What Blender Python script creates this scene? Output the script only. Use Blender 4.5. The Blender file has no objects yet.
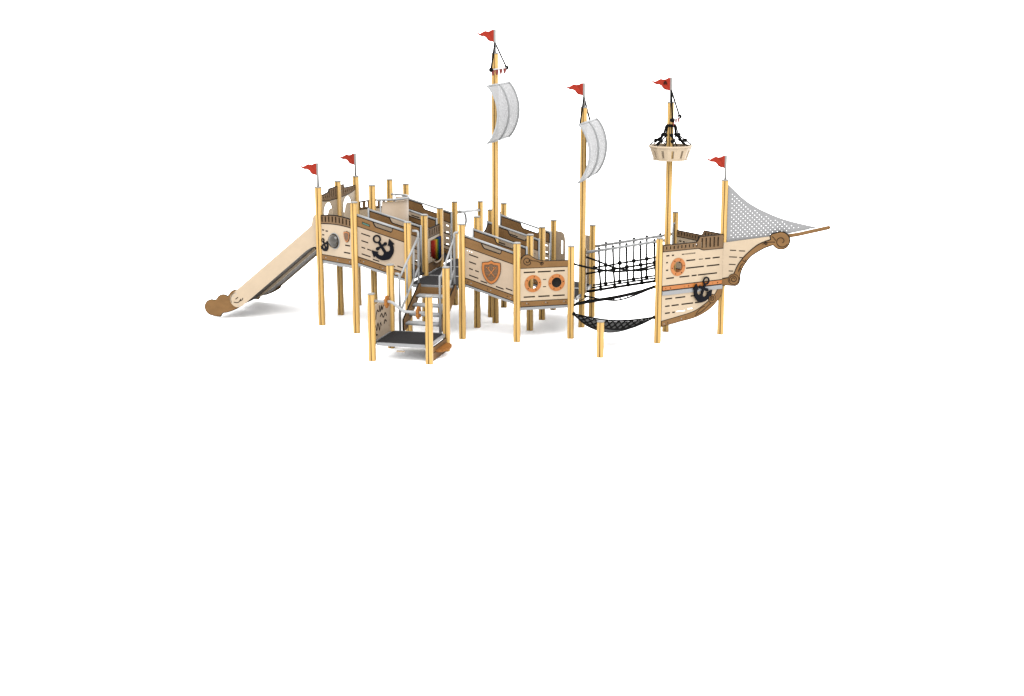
import bpy, bmesh, math, random
from mathutils import Vector, Matrix
from mathutils.geometry import tessellate_polygon
R = math.radians
PI = math.pi
scn = bpy.context.scene
COL = scn.collection
random.seed(4)
C30 = math.cos(PI / 6)

# ------------------------------------------------------------------ materials
def mat(name, col, rough=0.55, metal=0.0, noise=None, bump=0.0, spec=0.22):
    """col: linear base colour; noise: (scale xyz, amount, detail) colour variation in object space"""
    m = bpy.data.materials.new(name); m.use_nodes = True
    nt = m.node_tree; b = nt.nodes['Principled BSDF']
    b.inputs['Base Color'].default_value = (*col, 1)
    b.inputs['Roughness'].default_value = rough
    b.inputs['Metallic'].default_value = metal
    b.inputs['Specular IOR Level'].default_value = spec
    if noise:
        sc, amt, det = noise
        tc = nt.nodes.new('ShaderNodeTexCoord'); mp = nt.nodes.new('ShaderNodeMapping')
        mp.inputs['Scale'].default_value = sc
        nz = nt.nodes.new('ShaderNodeTexNoise'); nz.inputs['Detail'].default_value = det
        nz.inputs['Scale'].default_value = 1.0
        rp = nt.nodes.new('ShaderNodeValToRGB')
        rp.color_ramp.elements[0].position = .3; rp.color_ramp.elements[1].position = .7
        rp.color_ramp.elements[0].color = (*[c * (1 - amt) for c in col], 1)
        rp.color_ramp.elements[1].color = (*[min(1, c * (1 + amt)) for c in col], 1)
        L = nt.links.new
        L(tc.outputs['Object'], mp.inputs['Vector']); L(mp.outputs['Vector'], nz.inputs['Vector'])
        L(nz.outputs['Fac'], rp.inputs['Fac']); L(rp.outputs['Color'], b.inputs['Base Color'])
        if bump:
            bp = nt.nodes.new('ShaderNodeBump'); bp.inputs['Strength'].default_value = bump
            bp.inputs['Distance'].default_value = .004
            L(nz.outputs['Fac'], bp.inputs['Height']); L(bp.outputs['Normal'], b.inputs['Normal'])
    return m

M = dict(
    wood=mat('laminated_pine', (0.2128, 0.1290, 0.0357), .5, noise=((55, 55, 1.6), .24, 4), bump=.25),
    crack=mat('dark_wood_groove', (0.0624, 0.0349, 0.0110), .8),
    cream=mat('cream_panel', (0.1770, 0.1379, 0.0942), .5, noise=((3, 3, 5), .035, 3)),
    tan=mat('tan_ramp_panel', (0.1521, 0.1161, 0.0817), .5, noise=((3, 3, 5), .04, 3)),
    brown=mat('brown_panel', (0.0765, 0.0419, 0.0174), .5, noise=((4, 4, 9), .10, 3), spec=.02),
    dbrown=mat('dark_brown_slats', (0.0685, 0.0427, 0.0231), .55, noise=((6, 6, 9), .15, 3), spec=.02),
    edge=mat('black_core', (0.0068, 0.0049, 0.0038), .6, spec=.02),
    orange=mat('orange_panel', (0.1527, 0.0487, 0.0066), .45, noise=((6, 6, 6), .06, 2)),
    rust=mat('rust_orange', (0.1138, 0.0455, 0.0114), .5, noise=((30, 30, 30), .3, 3), spec=.02),
    shieldin=mat('shield_brown', (0.0470, 0.0233, 0.0090), .6, noise=((30, 30, 30), .35, 3)),
    navy=mat('navy_emblem', (0.0023, 0.0025, 0.0038), .45, spec=.02),
    metal=mat('galvanised_steel', (0.1172, 0.1195, 0.1218), .45, .0, noise=((9, 9, 9), .06, 2)),
    cap=mat('grey_cap', (0.0889, 0.0870, 0.0833), .5),
    frame=mat('pale_aluminium', (0.1050, 0.1065, 0.1094), .4, .3),
    deck=mat('dark_deck', (0.0120, 0.0116, 0.0120), .75, noise=((60, 60, 60), .25, 2), spec=.02),
    rope=mat('black_rope', (0.0019, 0.0019, 0.0019), .75, noise=((90, 90, 90), .3, 2), spec=.02),
    net=mat('dark_net_fabric', (0.0296, 0.0296, 0.0296), .8, noise=((40, 40, 40), .3, 2), spec=.02),
    red=mat('red_cloth', (0.1114, 0.0112, 0.0063), .6, noise=((14, 14, 14), .10, 2), spec=.02),
    darkred=mat('dark_red_plastic', (0.0704, 0.0077, 0.0051), .6, spec=.02),
    jib=mat('grey_perforated_sheet', (0.0922, 0.0922, 0.0942), .5, .0),
    dome=mat('smoky_dome', (0.0117, 0.0095, 0.0065), .15, .0, noise=((9, 9, 9), .35, 2), spec=.35),
    under=mat('slide_underside_shade', (.022, .017, .012), .6, spec=.05),  # shade beneath the steel chutes, painted in as a dark brown
    black=mat('black_plastic', (0.0076, 0.0068, 0.0061), .5, spec=.02),
    slots=mat('light_engraving', (0.1409, 0.1046, 0.0683), .6),
    teal=mat('green_plaque', (0.0133, 0.0486, 0.0354), .5),
    white=mat('white_ball', (0.1705, 0.1705, 0.1705), .4),
)
for n, c in dict(t_red=(.30, .02, .012), t_orange=(.45, .12, .012), t_yellow=(.45, .29, .018), t_green=(.018, .11, .03), t_blue=(.012, .036, .14), t_navy=(.014, .017, .07)).items():
    M[n] = mat(n, tuple(q * .27 for q in c), .6, spec=.02)

def sail_mat():
    m = bpy.data.materials.new('perforated_sail'); m.use_nodes = True
    nt = m.node_tree; b = nt.nodes['Principled BSDF']
    b.inputs['Base Color'].default_value = (.108, .108, .110, 1); b.inputs['Roughness'].default_value = .5
    b.inputs['Specular IOR Level'].default_value = .08
    tc = nt.nodes.new('ShaderNodeTexCoord'); mp = nt.nodes.new('ShaderNodeMapping')
    mp.inputs['Scale'].default_value = (0, 1, 1); mp.inputs['Rotation'].default_value = (R(45), 0, 0)
    vo = nt.nodes.new('ShaderNodeTexVoronoi'); vo.inputs['Scale'].default_value = 55; vo.inputs['Randomness'].default_value = 0
    lt = nt.nodes.new('ShaderNodeMath'); lt.operation = 'LESS_THAN'; lt.inputs[1].default_value = .09
    tr = nt.nodes.new('ShaderNodeBsdfTransparent'); mx = nt.nodes.new('ShaderNodeMixShader')
    L = nt.links.new
    L(tc.outputs['UV'], mp.inputs['Vector'])
    mp.inputs['Scale'].default_value = (1, 1, 1); mp.inputs['Rotation'].default_value = (0, 0, R(45))
    L(mp.outputs['Vector'], vo.inputs['Vector']); L(vo.outputs['Distance'], lt.inputs[0])
    L(lt.outputs[0], mx.inputs['Fac']); L(b.outputs[0], mx.inputs[1]); L(tr.outputs[0], mx.inputs[2])
    L(mx.outputs[0], nt.nodes['Material Output'].inputs['Surface'])
    return m
M['sail'] = sail_mat()

# ------------------------------------------------------------------ builders
class Fr:
    """vertical plane frame: s along a->b, z up, off along the outward normal (front for a->b = +x)"""
    def __init__(self, a, b):
        self.a = Vector((a[0], a[1], 0)); d = Vector((b[0] - a[0], b[1] - a[1], 0)); self.L = d.length
        self.t = d.normalized(); self.n = Vector((self.t.y, -self.t.x, 0))
    def p(self, s, z, off=0):
        return self.a + self.t * s + self.n * off + Vector((0, 0, z))

def offset_poly(pts, d):
    area = sum(pts[i][0] * pts[(i + 1) % len(pts)][1] - pts[(i + 1) % len(pts)][0] * pts[i][1] for i in range(len(pts)))
    sg = 1 if area > 0 else -1
    out = []; n = len(pts)
    for i in range(n):
        p0, p1, p2 = Vector(pts[i - 1]), Vector(pts[i]), Vector(pts[(i + 1) % n])
        e1 = (p1 - p0); e2 = (p2 - p1)
        if e1.length < 1e-9 or e2.length < 1e-9: out.append(tuple(p1)); continue
        e1.normalize(); e2.normalize()
        n1 = Vector((e1.y, -e1.x)) * sg; n2 = Vector((e2.y, -e2.x)) * sg
        nn = n1 + n2
        k = d / max(.35, (1 + n1.dot(n2)) / 2) / 2
        out.append(tuple(p1 + nn * k))
    return out

class MB:
    def __init__(self):
        self.v = []; self.f = []; self.mi = []; self.ms = []; self.sm = []; self.uv = {}
    def m(self, name):
        if name not in self.ms: self.ms.append(name)
        return self.ms.index(name)
    def add(self, vs, fs, mn, smooth=False):
        o = len(self.v); self.v += [Vector(x) for x in vs]; k = self.m(mn)
        for f in fs:
            self.f.append([o + i for i in f]); self.mi.append(k); self.sm.append(smooth)
    def plate(self, fr, outline, mn, th=.02, off=0., holes=(), side=None):
        loops = [list(outline)] + [list(h) for h in holes]
        flat = [p for l in loops for p in l]; n = len(flat)
        tri = tessellate_polygon([[Vector((p[0], p[1], 0)) for p in l] for l in loops])
        front = [fr.p(p[0], p[1], off + th / 2) for p in flat]; back = [fr.p(p[0], p[1], off - th / 2) for p in flat]
        fs = []
        for t in tri:
            a, b, c = (flat[i] for i in t)
            ar = (b[0] - a[0]) * (c[1] - a[1]) - (c[0] - a[0]) * (b[1] - a[1])
            t = tuple(t) if ar > 0 else tuple(reversed(t))
            fs.append(t); fs.append(tuple(n + i for i in reversed(t)))
        self.add(front + back, fs, mn)
        sd = []; st = 0
        for k, l in enumerate(loops):
            ar = sum(l[i][0] * l[(i + 1) % len(l)][1] - l[(i + 1) % len(l)][0] * l[i][1] for i in range(len(l)))
            ccw = ar > 0
            if k: ccw = not ccw
            for i in range(len(l)):
                a = st + i; b = st + (i + 1) % len(l)
                sd.append((a, n + a, n + b, b) if ccw else (b, n + b, n + a, a))
            st += len(l)
        self.add(front + back, sd, side or mn)
    def slot_plate(self, fr, outline, mn, th, holes=(), through=()):
        """board with cut slots: the ones in holes stop at the black core, the ones in through go right through"""
        self.plate(fr, outline, mn, th, 0, list(holes) + list(through), 'edge' if holes or through else None)
        for h in holes: self.plate(fr, offset_poly(h, .0008), 'edge', th * .5, 0)
    def edged(self, fr, outline, mn, th=.03, off=0., w=.009, holes=()):
        """a board with its black core showing as a thin line all round"""
        self.plate(fr, offset_poly(outline, -w * .75), mn, th, off, holes)
        self.plate(fr, offset_poly(outline, w * .5), 'edge', th * .72, off, holes)
    def box(self, c, size, mn, rz=0, rot=None):
        mt = Matrix.Translation(c) @ (rot.to_4x4() if rot is not None else Matrix.Rotation(rz, 4, 'Z'))
        x, y, z = (q / 2 for q in size)
        vs = [mt @ Vector((i, j, k)) for i in (-x, x) for j in (-y, y) for k in (-z, z)]
        self.add(vs, [(0, 1, 3, 2), (4, 6, 7, 5), (0, 4, 5, 1), (2, 3, 7, 6), (0, 2, 6, 4), (1, 5, 7, 3)], mn)
    def tube(self, pts, r, mn, seg=10, closed=False):
        pts = [Vector(p) for p in pts]; n = len(pts); vs = []; fs = []
        up = None
        for i, p in enumerate(pts):
            if closed: d = pts[(i + 1) % n] - pts[i - 1]
            else: d = pts[min(i + 1, n - 1)] - pts[max(i - 1, 0)]
            d.normalize()
            if up is None: up = Vector((0, 0, 1)) if abs(d.z) < .9 else Vector((1, 0, 0))
            a = d.cross(up)
            if a.length < 1e-4: a = d.orthogonal()
            a.normalize(); b = a.cross(d).normalized(); up = b
            for k in range(seg):
                t = 2 * PI * k / seg; vs.append(p + a * (r * math.cos(t)) + b * (r * math.sin(t)))
        for i in range(n if closed else n - 1):
            for k in range(seg):
                j = (i + 1) % n
                fs.append((i * seg + k, i * seg + (k + 1) % seg, j * seg + (k + 1) % seg, j * seg + k))
        self.add(vs, fs, mn, True)
        if not closed:
            self.add(vs[:seg], [tuple(range(seg - 1, -1, -1))], mn); self.add(vs[-seg:], [tuple(range(seg))], mn)
    def ball(self, c, r, mn, sx=1, seg=12, rings=8, zs=1):
        vs = []; fs = []
        for i in range(rings + 1):
            a = PI * i / rings
            for k in range(seg):
                t = 2 * PI * k / seg
                vs.append(Vector(c) + Vector((r * math.sin(a) * math.cos(t), r * math.sin(a) * math.sin(t), r * zs * math.cos(a))))
        for i in range(rings):
            for k in range(seg):
                fs.append((i * seg + k, (i + 1) * seg + k, (i + 1) * seg + (k + 1) % seg, i * seg + (k + 1) % seg))
        self.add(vs, fs, mn, True)
    def lathe(self, c, prof, mn, seg=32, smooth=True):
        vs = [Vector(c) + Vector((r * math.cos(2 * PI * k / seg), r * math.sin(2 * PI * k / seg), z)) for r, z in prof for k in range(seg)]
        fs = [(i * seg + k, i * seg + (k + 1) % seg, (i + 1) * seg + (k + 1) % seg, (i + 1) * seg + k) for i in range(len(prof) - 1) for k in range(seg)]
        self.add(vs, fs, mn, smooth)
    def mesh(self, name, org):
        me = bpy.data.meshes.new(name)
        me.from_pydata([v - org for v in self.v], [], self.f)
        for n in self.ms: me.materials.append(M[n])
        for p, k, s in zip(me.polygons, self.mi, self.sm): p.material_index = k; p.use_smooth = s
        bm = bmesh.new(); bm.from_mesh(me); bmesh.ops.remove_doubles(bm, verts=bm.verts, dist=1e-5)
        bm.to_mesh(me); bm.free(); me.update()
        return me
    def build(self, name, parent=None, org=None, label=None):
        o_w = Vector(org) if org is not None else (world_loc(parent) if parent else Vector((0, 0, 0)))
        ob = bpy.data.objects.new(name, self.mesh(name, o_w)); COL.objects.link(ob)
        if parent:
            ob.parent = parent; ob.location = o_w - world_loc(parent)
        else: ob.location = o_w
        ob['wl'] = list(o_w)
        if label: ob['label'] = label
        return ob

def world_loc(o): return Vector(o['wl'])
def thing(name, loc, label, cat, group=None):
    o = bpy.data.objects.new(name, None); COL.objects.link(o); o.location = loc; o['wl'] = list(loc)
    o.empty_display_size = .2
    tag(o, label, cat, group); return o
def tag(o, label, cat, group=None):
    o['label'] = label; o['category'] = cat
    if group: o['group'] = group

def circ(c, r, n=24, a0=0, a1=2 * PI, ry=None):
    ry = ry or r
    if abs(a1 - a0 - 2 * PI) < 1e-6: return [(c[0] + r * math.cos(2 * PI * i / n), c[1] + ry * math.sin(2 * PI * i / n)) for i in range(n)]
    return [(c[0] + r * math.cos(a0 + (a1 - a0) * i / n), c[1] + ry * math.sin(a0 + (a1 - a0) * i / n)) for i in range(n + 1)]
def smooth(pts, k=6):
    """Catmull-Rom through 2-D or 3-D points"""
    P = [Vector(p) for p in pts]; out = []
    for i in range(len(P) - 1):
        p0 = P[i - 1] if i else P[0] * 2 - P[1]; p1, p2 = P[i], P[i + 1]; p3 = P[i + 2] if i + 2 < len(P) else P[-1] * 2 - P[-2]
        for j in range(k):
            t = j / k
            out.append(.5 * ((2 * p1) + (p2 - p0) * t + (2 * p0 - 5 * p1 + 4 * p2 - p3) * t * t + (3 * p1 - p0 - 3 * p2 + p3) * t ** 3))
    out.append(P[-1]); return [tuple(q) for q in out]
def rect(s0, s1, z0, z1): return [(s0, z0), (s1, z0), (s1, z1), (s0, z1)]
def fillet(pts, r, k=5):
    P = [Vector(p) for p in pts]; out = [P[0]]
    for i in range(1, len(P) - 1):
        a = (P[i - 1] - P[i]); b = (P[i + 1] - P[i]); q = min(r, a.length * .45, b.length * .45)
        A = P[i] + a.normalized() * q; B = P[i] + b.normalized() * q
        for j in range(k + 1):
            t = j / k; out.append(A * (1 - t) ** 2 + P[i] * 2 * t * (1 - t) + B * t * t)
    out.append(P[-1]); return out
def spiral(c, r0, r1, a0, turns, n=40):
    return [(c[0] + (r0 + (r1 - r0) * i / n) * math.cos(a0 + turns * 2 * PI * i / n), c[1] + (r0 + (r1 - r0) * i / n) * math.sin(a0 + turns * 2 * PI * i / n)) for i in range(n + 1)]

# ------------------------------------------------------------------ plan: a 1 m grid, x along the ship, y to the far side
P = dict(P1=(-3.366, .5), P3=(-3.366, 1.5), P4=(-3.366, 2.5), P2=(-2.5, 0), P5=(-2.5, 1), P6=(-2.5, 2), P7=(-2.5, 3),
         P8=(-1.5, 0), P9=(-1.5, 1), P10=(-1.5, 2), P11=(-1.5, 3), C1=(-.5, 0), D1=(-.5, 1), D3=(-.5, 2), D4=(-.5, 3),
         C2=(.5, 0), E1=(.5, 1), E2=(.5, 2), E3=(.5, 3), C3=(.5 + C30, .5), M2=(.5 + C30, 1.5), F=(.5 + C30, 2.5),
         B1=(2.93, .5), M3=(2.93, 1.5), B2=(2.93, 2.5), B3=(3.93, 1.5), H=(2.153, -.826),
         S1=(-1.5, -2), S3=(-.5, -2), S2=(-1.5, -1), S4=(-.5, -1), M1=(-.281, 1.5), D2=(-1.40, 4.55))
HGT = dict(P1=2.56, P3=2.56, P4=2.55, P2=2.366, P5=2.56, P6=2.56, P7=2.366, C3=1.65, B1=1.845, B2=2.045, B3=2.775, H=.60,
           S1=1.12, S3=1.125, S2=1.445, S4=1.44, M1=4.95, M2=4.01, M3=4.12, D2=1.865)
for k in ('P8', 'P9', 'P10', 'P11', 'C1', 'D1', 'D3', 'D4'): HGT[k] = 2.043
for k in ('C2', 'E1', 'E2', 'E3', 'F'): HGT[k] = 1.745
ZL, ZM, ZR, ZB, ZS = 1.22, .93, .62, .91, .30

ship = thing('play_ship', (0, 1.5, 0), 'pirate ship climbing frame of yellow posts and cream panels with ramps and stairs', 'playground ship')

# ------------------------------------------------------------------ posts
def post_section(a=.0565, rc=.030, g=.0075, gd=.016):
    pts = []
    for q in range(4):
        rot = q * PI / 2
        d_ = gd if q % 2 == 0 else 0.
        loc = [(-a + rc, -a), (-g, -a), (-g * .4, -a + d_), (g * .4, -a + d_), (g, -a), (a - rc, -a)]
        loc += [(a - rc + rc * math.sin(t), -a + rc - rc * math.cos(t)) for t in (R(22), R(45), R(68))]
        for x, y in loc: pts.append((x * math.cos(rot) - y * math.sin(rot), x * math.sin(rot) + y * math.cos(rot)))
    return pts
SEC = post_section(); NS = len(SEC)
_post = {}; _cap = {}
def post_mesh(h):
    h = round(h, 3)
    if h in _post: return _post[h]
    b = MB(); levels = [-.012, h]
    vs = [Vector((x, y, z)) for z in levels for x, y in SEC]
    for k in range(NS):
        kk = (k + 1) % NS
        b.add([vs[k], vs[kk], vs[NS + kk], vs[NS + k]], [(0, 1, 2, 3)], 'crack' if k % 9 in (1, 2, 3) and (k // 9) % 2 == 0 else 'wood', k % 9 in (5, 6, 7, 8))
    b.add(vs[NS:], [tuple(range(NS))], 'wood')
    _post[h] = b.mesh('post', Vector((0, 0, 0))); return _post[h]
def cap_mesh():
    if 'c' in _cap: return _cap['c']
    b = MB(); n = 24
    sec = []
    for q in range(4):
        cx, cy = ((.029, .029), (-.029, .029), (-.029, -.029), (.029, -.029))[q]
        sec += [(cx + .031 * math.cos(q * PI / 2 + t), cy + .031 * math.sin(q * PI / 2 + t)) for t in (0, R(22), R(45), R(68), R(90))]
    k = len(sec); vs = [Vector((x, y, z)) for z in (0, .012) for x, y in sec] + [Vector((x * .8, y * .8, .02)) for x, y in sec]
    fs = [(l * k + i, l * k + (i + 1) % k, (l + 1) * k + (i + 1) % k, (l + 1) * k + i) for l in (0, 1) for i in range(k)]
    b.add(vs, fs, 'cap', True); b.add(vs[2 * k:], [tuple(range(k))], 'cap'); b.add(vs[:k], [tuple(reversed(range(k)))], 'cap')
    _cap['c'] = b.mesh('cap', Vector((0, 0, 0))); return _cap['c']
def put(name, me, parent, loc):
    o = bpy.data.objects.new(name, me); COL.objects.link(o)
    o['wl'] = list(loc); o.parent = parent; o.location = Vector(loc) - world_loc(parent); return o
for k, (x, y) in P.items():
    h = HGT[k]
    o = put('mast' if k in ('M1', 'M2', 'M3') else 'post', post_mesh(h), ship, (x, y, 0))
    put('cap', cap_mesh(), o, (x, y, h))

# ------------------------------------------------------------------ emblems
def xf(pts, c, ang, k=1):
    ca, sa = math.cos(ang), math.sin(ang)
    return [(c[0] + k * (x * ca - y * sa), c[1] + k * (x * sa + y * ca)) for x, y in pts]
def anchor(b, fr, c, ang, k, off):
    """c = centre of the ring, the shank runs to -y before rotation; 0.40 long at k = 1"""
    T = lambda p: xf(p, c, ang, k)
    th = .018
    b.plate(fr, T(circ((0, 0), .078, 28)), 'navy', th, off, [T(circ((0, 0), .050, 24))])
    b.plate(fr, T([(-.022, -.05), (.022, -.05), (.026, -.36), (-.026, -.36)]), 'navy', th + .002, off)
    b.plate(fr, T([(-.075, -.175), (.075, -.175), (.075, -.135), (-.075, -.135)]), 'navy', th + .004, off)
    for s in (-1, 1): b.plate(fr, T(circ((s * .088, -.155), .032, 16)), 'navy', th + .006, off)
    half = [(.030, -.285), (.060, -.305), (.100, -.297), (.130, -.265), (.138, -.222), (.108, -.212), (.205, -.118), (.236, -.250), (.200, -.243)] + smooth([(.186, -.30), (.140, -.365), (.075, -.405), (0, -.432)], 4)
    body = half + [(-x, y) for x, y in reversed(half[:-1])]
    b.plate(fr, T(body), 'navy', th + .008, off)
def shield_pts(w, h, n=8):
    t = [(0, .5), (.18, .43), (.36, .42), (.5, .40)]
    side = [(.5, .40), (.52, .15), (.47, -.08), (.36, -.27), (.2, -.42), (0, -.5)]
    r = smooth(t, 3)[:-1] + smooth(side, 4)
    l = [(-x, y) for x, y in reversed(r[1:-1])]
    return [(x * w, y * h) for x, y in r + l]
def shield(b, fr, c, w, h, off, cross=True):
    b.plate(fr, xf(shield_pts(w * 1.05, h * 1.05), c, 0), 'edge', .012, off)
    b.plate(fr, xf(shield_pts(w, h), c, 0), 'orange', .016, off)
    b.plate(fr, xf(shield_pts(w * .76, h * .78), c, 0), 'edge', .018, off)
    b.plate(fr, xf(shield_pts(w * .73, h * .75), c, 0), 'shieldin', .020, off)
    if cross:
        for s in (-1, 1):
            A = (c[0] - s * w * .2, c[1] - h * .2); B = (c[0] + s * w * .2, c[1] + h * .18)
            b.tube([fr.p(*A, off + .012), fr.p(*B, off + .013)], .009, 'orange', 6)
            for q in (-.018, .018): b.ball(fr.p(B[0] + q, B[1] + .01, off + .012), .013, 'orange', seg=8, rings=6)

# ------------------------------------------------------------------ ramps, their side panels and the decks
def slope_rect(zf, s0, s1, o0, o1): return [(s0, zf(s0) + o0), (s1, zf(s1) + o0), (s1, zf(s1) + o1), (s0, zf(s0) + o1)]
def ramp_panel(pa, pb, z0, z1, kind=None, pm='tan'):
    fr = Fr(pa, pb); zf = lambda s: z0 + (z1 - z0) * s
    a, e = .055, .945
    if pa[1] > .5: fr.a = fr.a + fr.n * .08 + Vector((0, 0, -.052)); a, e = -.03, .935   # inner panels are bolted to the near faces of their posts
    slots = []; thru = []
    rows = (.66, .53, .41, .29)
    for i, o in enumerate(rows):
        if i == 0 and kind == 'shield':
            for s in (.10, .14, .18): thru.append(xf(circ((0, 0), .009, 8), (s, zf(s) + .715), 0))
        w = (.17, .13, .07, .17)[i]
        slots.append(slope_rect(zf, .13, .13 + w, o - .0115, o + .0115))
        if i == 2: slots.append(slope_rect(zf, .24, .31, o - .0115, o + .0115))
        if kind is None: slots.append(slope_rect(zf, .45, .62, o - .0115, o + .0115))
        if i == 3 or (kind is None and i == 1): slots.append(slope_rect(zf, .80, .92, o - .0115, o + .0115))
        if i in (0, 1, 2, 3) and kind is None: thru.append(slope_rect(zf, .845, .90, o + .02, o + .042))
    o = .26
    slots.append(slope_rect(zf, .34, .46, o - .0115, o + .0115)); slots.append(slope_rect(zf, .62, .76, o - .0115, o + .0115))
    b = MB()
    b.slot_plate(fr, slope_rect(zf, a, e, .20, .80), pm, .018, slots, thru)
    root = b.build('ramp_panel', ship)
    b = MB()
    band = [(a, zf(a) + .765), (e, zf(e) + .765), (e, zf(e) + .945), (.725, zf(.725) + .945), (.712, zf(.712) + .885), (.69, zf(.69) + .862), (.41, zf(.41) + .862), (.385, zf(.385) + .882), (.352, zf(.352) + .945), (a, zf(a) + .945)]
    b.edged(fr, band, 'brown', .032, 0, .012)
    b.build('trim_board', root)
    b = MB()
    b.edged(fr, slope_rect(zf, a, e, .105, .215), 'brown', .034, 0, .012)
    for s in (.14, .5, .86):
        for q in (-.03, .03): b.tube([fr.p(s + q, zf(s + q) + .16, .015), fr.p(s + q, zf(s + q) + .16, .022)], .009, 'edge' if q < 0 else 'frame', 8)
    b.build('kick_board', root)
    b = MB(); off = 0
    b.tube([fr.p(a - .005, zf(a) + .968, off), fr.p(e + .005, zf(e) + .968, off)], .020, 'metal')
    if pa[1] > .5: b.tube([fr.p(a - .02, zf(a) + .55, off), fr.p(a - .02, zf(a) + 1.0, off)], .020, 'metal'); b.tube([fr.p(e + .022, zf(e) + .06, off), fr.p(e + .022, zf(e) + .99, off)], .018, 'metal')
    b.build('handrail', root)
    b = MB(); b.plate(fr, slope_rect(zf, a, e, .055, .098), 'frame', .03, .0); b.build('edge_rail', root)
    if kind == 'anchor':
        b = MB(); anchor(b, fr, (.428, zf(.428) + .655), R(33), .98, .02); b.build('anchor_emblem', root)
    if kind == 'shield':
        b = MB(); shield(b, fr, (.54, zf(.54) + .485), .32, .41, .02); b.build('shield_emblem', root)
    return root
def dup_tree(root, parent, d):
    c = root.copy(); COL.objects.link(c); c.parent = parent; c.location = root.location + d; c['wl'] = list(world_loc(root) + d)
    for ch in list(root.children):
        k = ch.copy(); COL.objects.link(k); k.parent = c; k['wl'] = list(world_loc(ch) + d)
    return c
rp = ramp_panel(P['P2'], P['P8'], ZL - .02, ZM - .02, 'anchor')
pl = MB(); fr = Fr(P['P2'], P['P8'])
pl.plate(fr, [(.155, 2.035), (.30, 1.985), (.30, 1.945), (.155, 1.995)], 'edge', .006, .019)
pl.plate(fr, [(.165, 2.022), (.29, 1.98), (.29, 1.955), (.165, 1.997)], 'teal', .008, .019)
pl.build('plaque', rp)
rp1 = ramp_panel(P['P5'], P['P9'], ZL - .02, ZM - .02)
ramp_panel(P['P6'], P['P10'], ZL - .02, ZM - .02, 'anchor')
dup_tree(rp1, ship, Vector((0, 2, 0)))
ramp_panel(P['C1'], P['C2'], ZM - .03, ZR - .03, 'shield')
rp2 = ramp_panel(P['D1'], P['E1'], ZM - .03, ZR - .03)
for d in (1, 2): dup_tree(rp2, ship, Vector((0, d, 0)))
for x0, z0, z1 in ((-2.5, ZL, ZM), (-.5, ZM, ZR)):
    for y0 in (0, 2):
        b = MB(); fr = Fr((x0, y0 + .5), (x0 + 1, y0 + .5))
        b.plate(fr, [(0, z0 + .03), (1, z1 + .03), (1, z1 + .055), (0, z0 + .055)], 'deck', .94)
        for k in range(1, 6):
            s = k / 6; z = z0 + (z1 - z0) * s; b.box(fr.p(s, z + .063), (.03, .92, .014), 'deck')
        b.build('ramp', ship)
def deck(poly, z, h=.055, frame='frame'):
    top = MB(); n = len(poly)
    ins = offset_poly(poly, -.045)
    top.add([Vector((x, y, z)) for x, y in ins] + [Vector((x, y, z - .03)) for x, y in ins],
            [tuple(range(n)), tuple(range(2 * n - 1, n - 1, -1))] + [(i, n + i, n + (i + 1) % n, (i + 1) % n) for i in range(n)], 'deck')
    o = top.build('deck', ship)
    f = MB(); pf = offset_poly(poly, -.017)
    for i in range(n):
        a, c = Vector(pf[i]), Vector(pf[(i + 1) % n]); d = (c - a).normalized()
        a2, c2 = a + d * .06, c - d * .06
        fr = Fr(a2, c2); f.plate(fr, rect(0, fr.L, z - h, z + .004), frame, .03, 0.)
    f.build('frame', o)
deck([P['P1'], P['P2'], P['P5'], (-3.366, 1.0)], ZL); deck([(-3.366, 1.0), P['P5'], P['P6'], (-3.366, 2.0)], ZL); deck([(-3.366, 2.0), P['P6'], P['P7'], P['P4']], ZL)
for y in (0, 1, 2): deck([(-1.5, y), (-.5, y), (-.5, y + 1), (-1.5, y + 1)], ZM)
deck([P['C2'], P['C3'], (.5 + C30, 1.0), P['E1']], ZR); deck([P['E1'], (.5 + C30, 1.0), (.5 + C30, 2.0), P['E2']], ZR); deck([P['E2'], (.5 + C30, 2.0), P['F'], P['E3']], ZR)
deck([P['B1'], P['B3'], P['B2']], ZB)
deck([P['S1'], P['S3'], P['S4'], P['S2']], ZS, .05)

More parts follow.
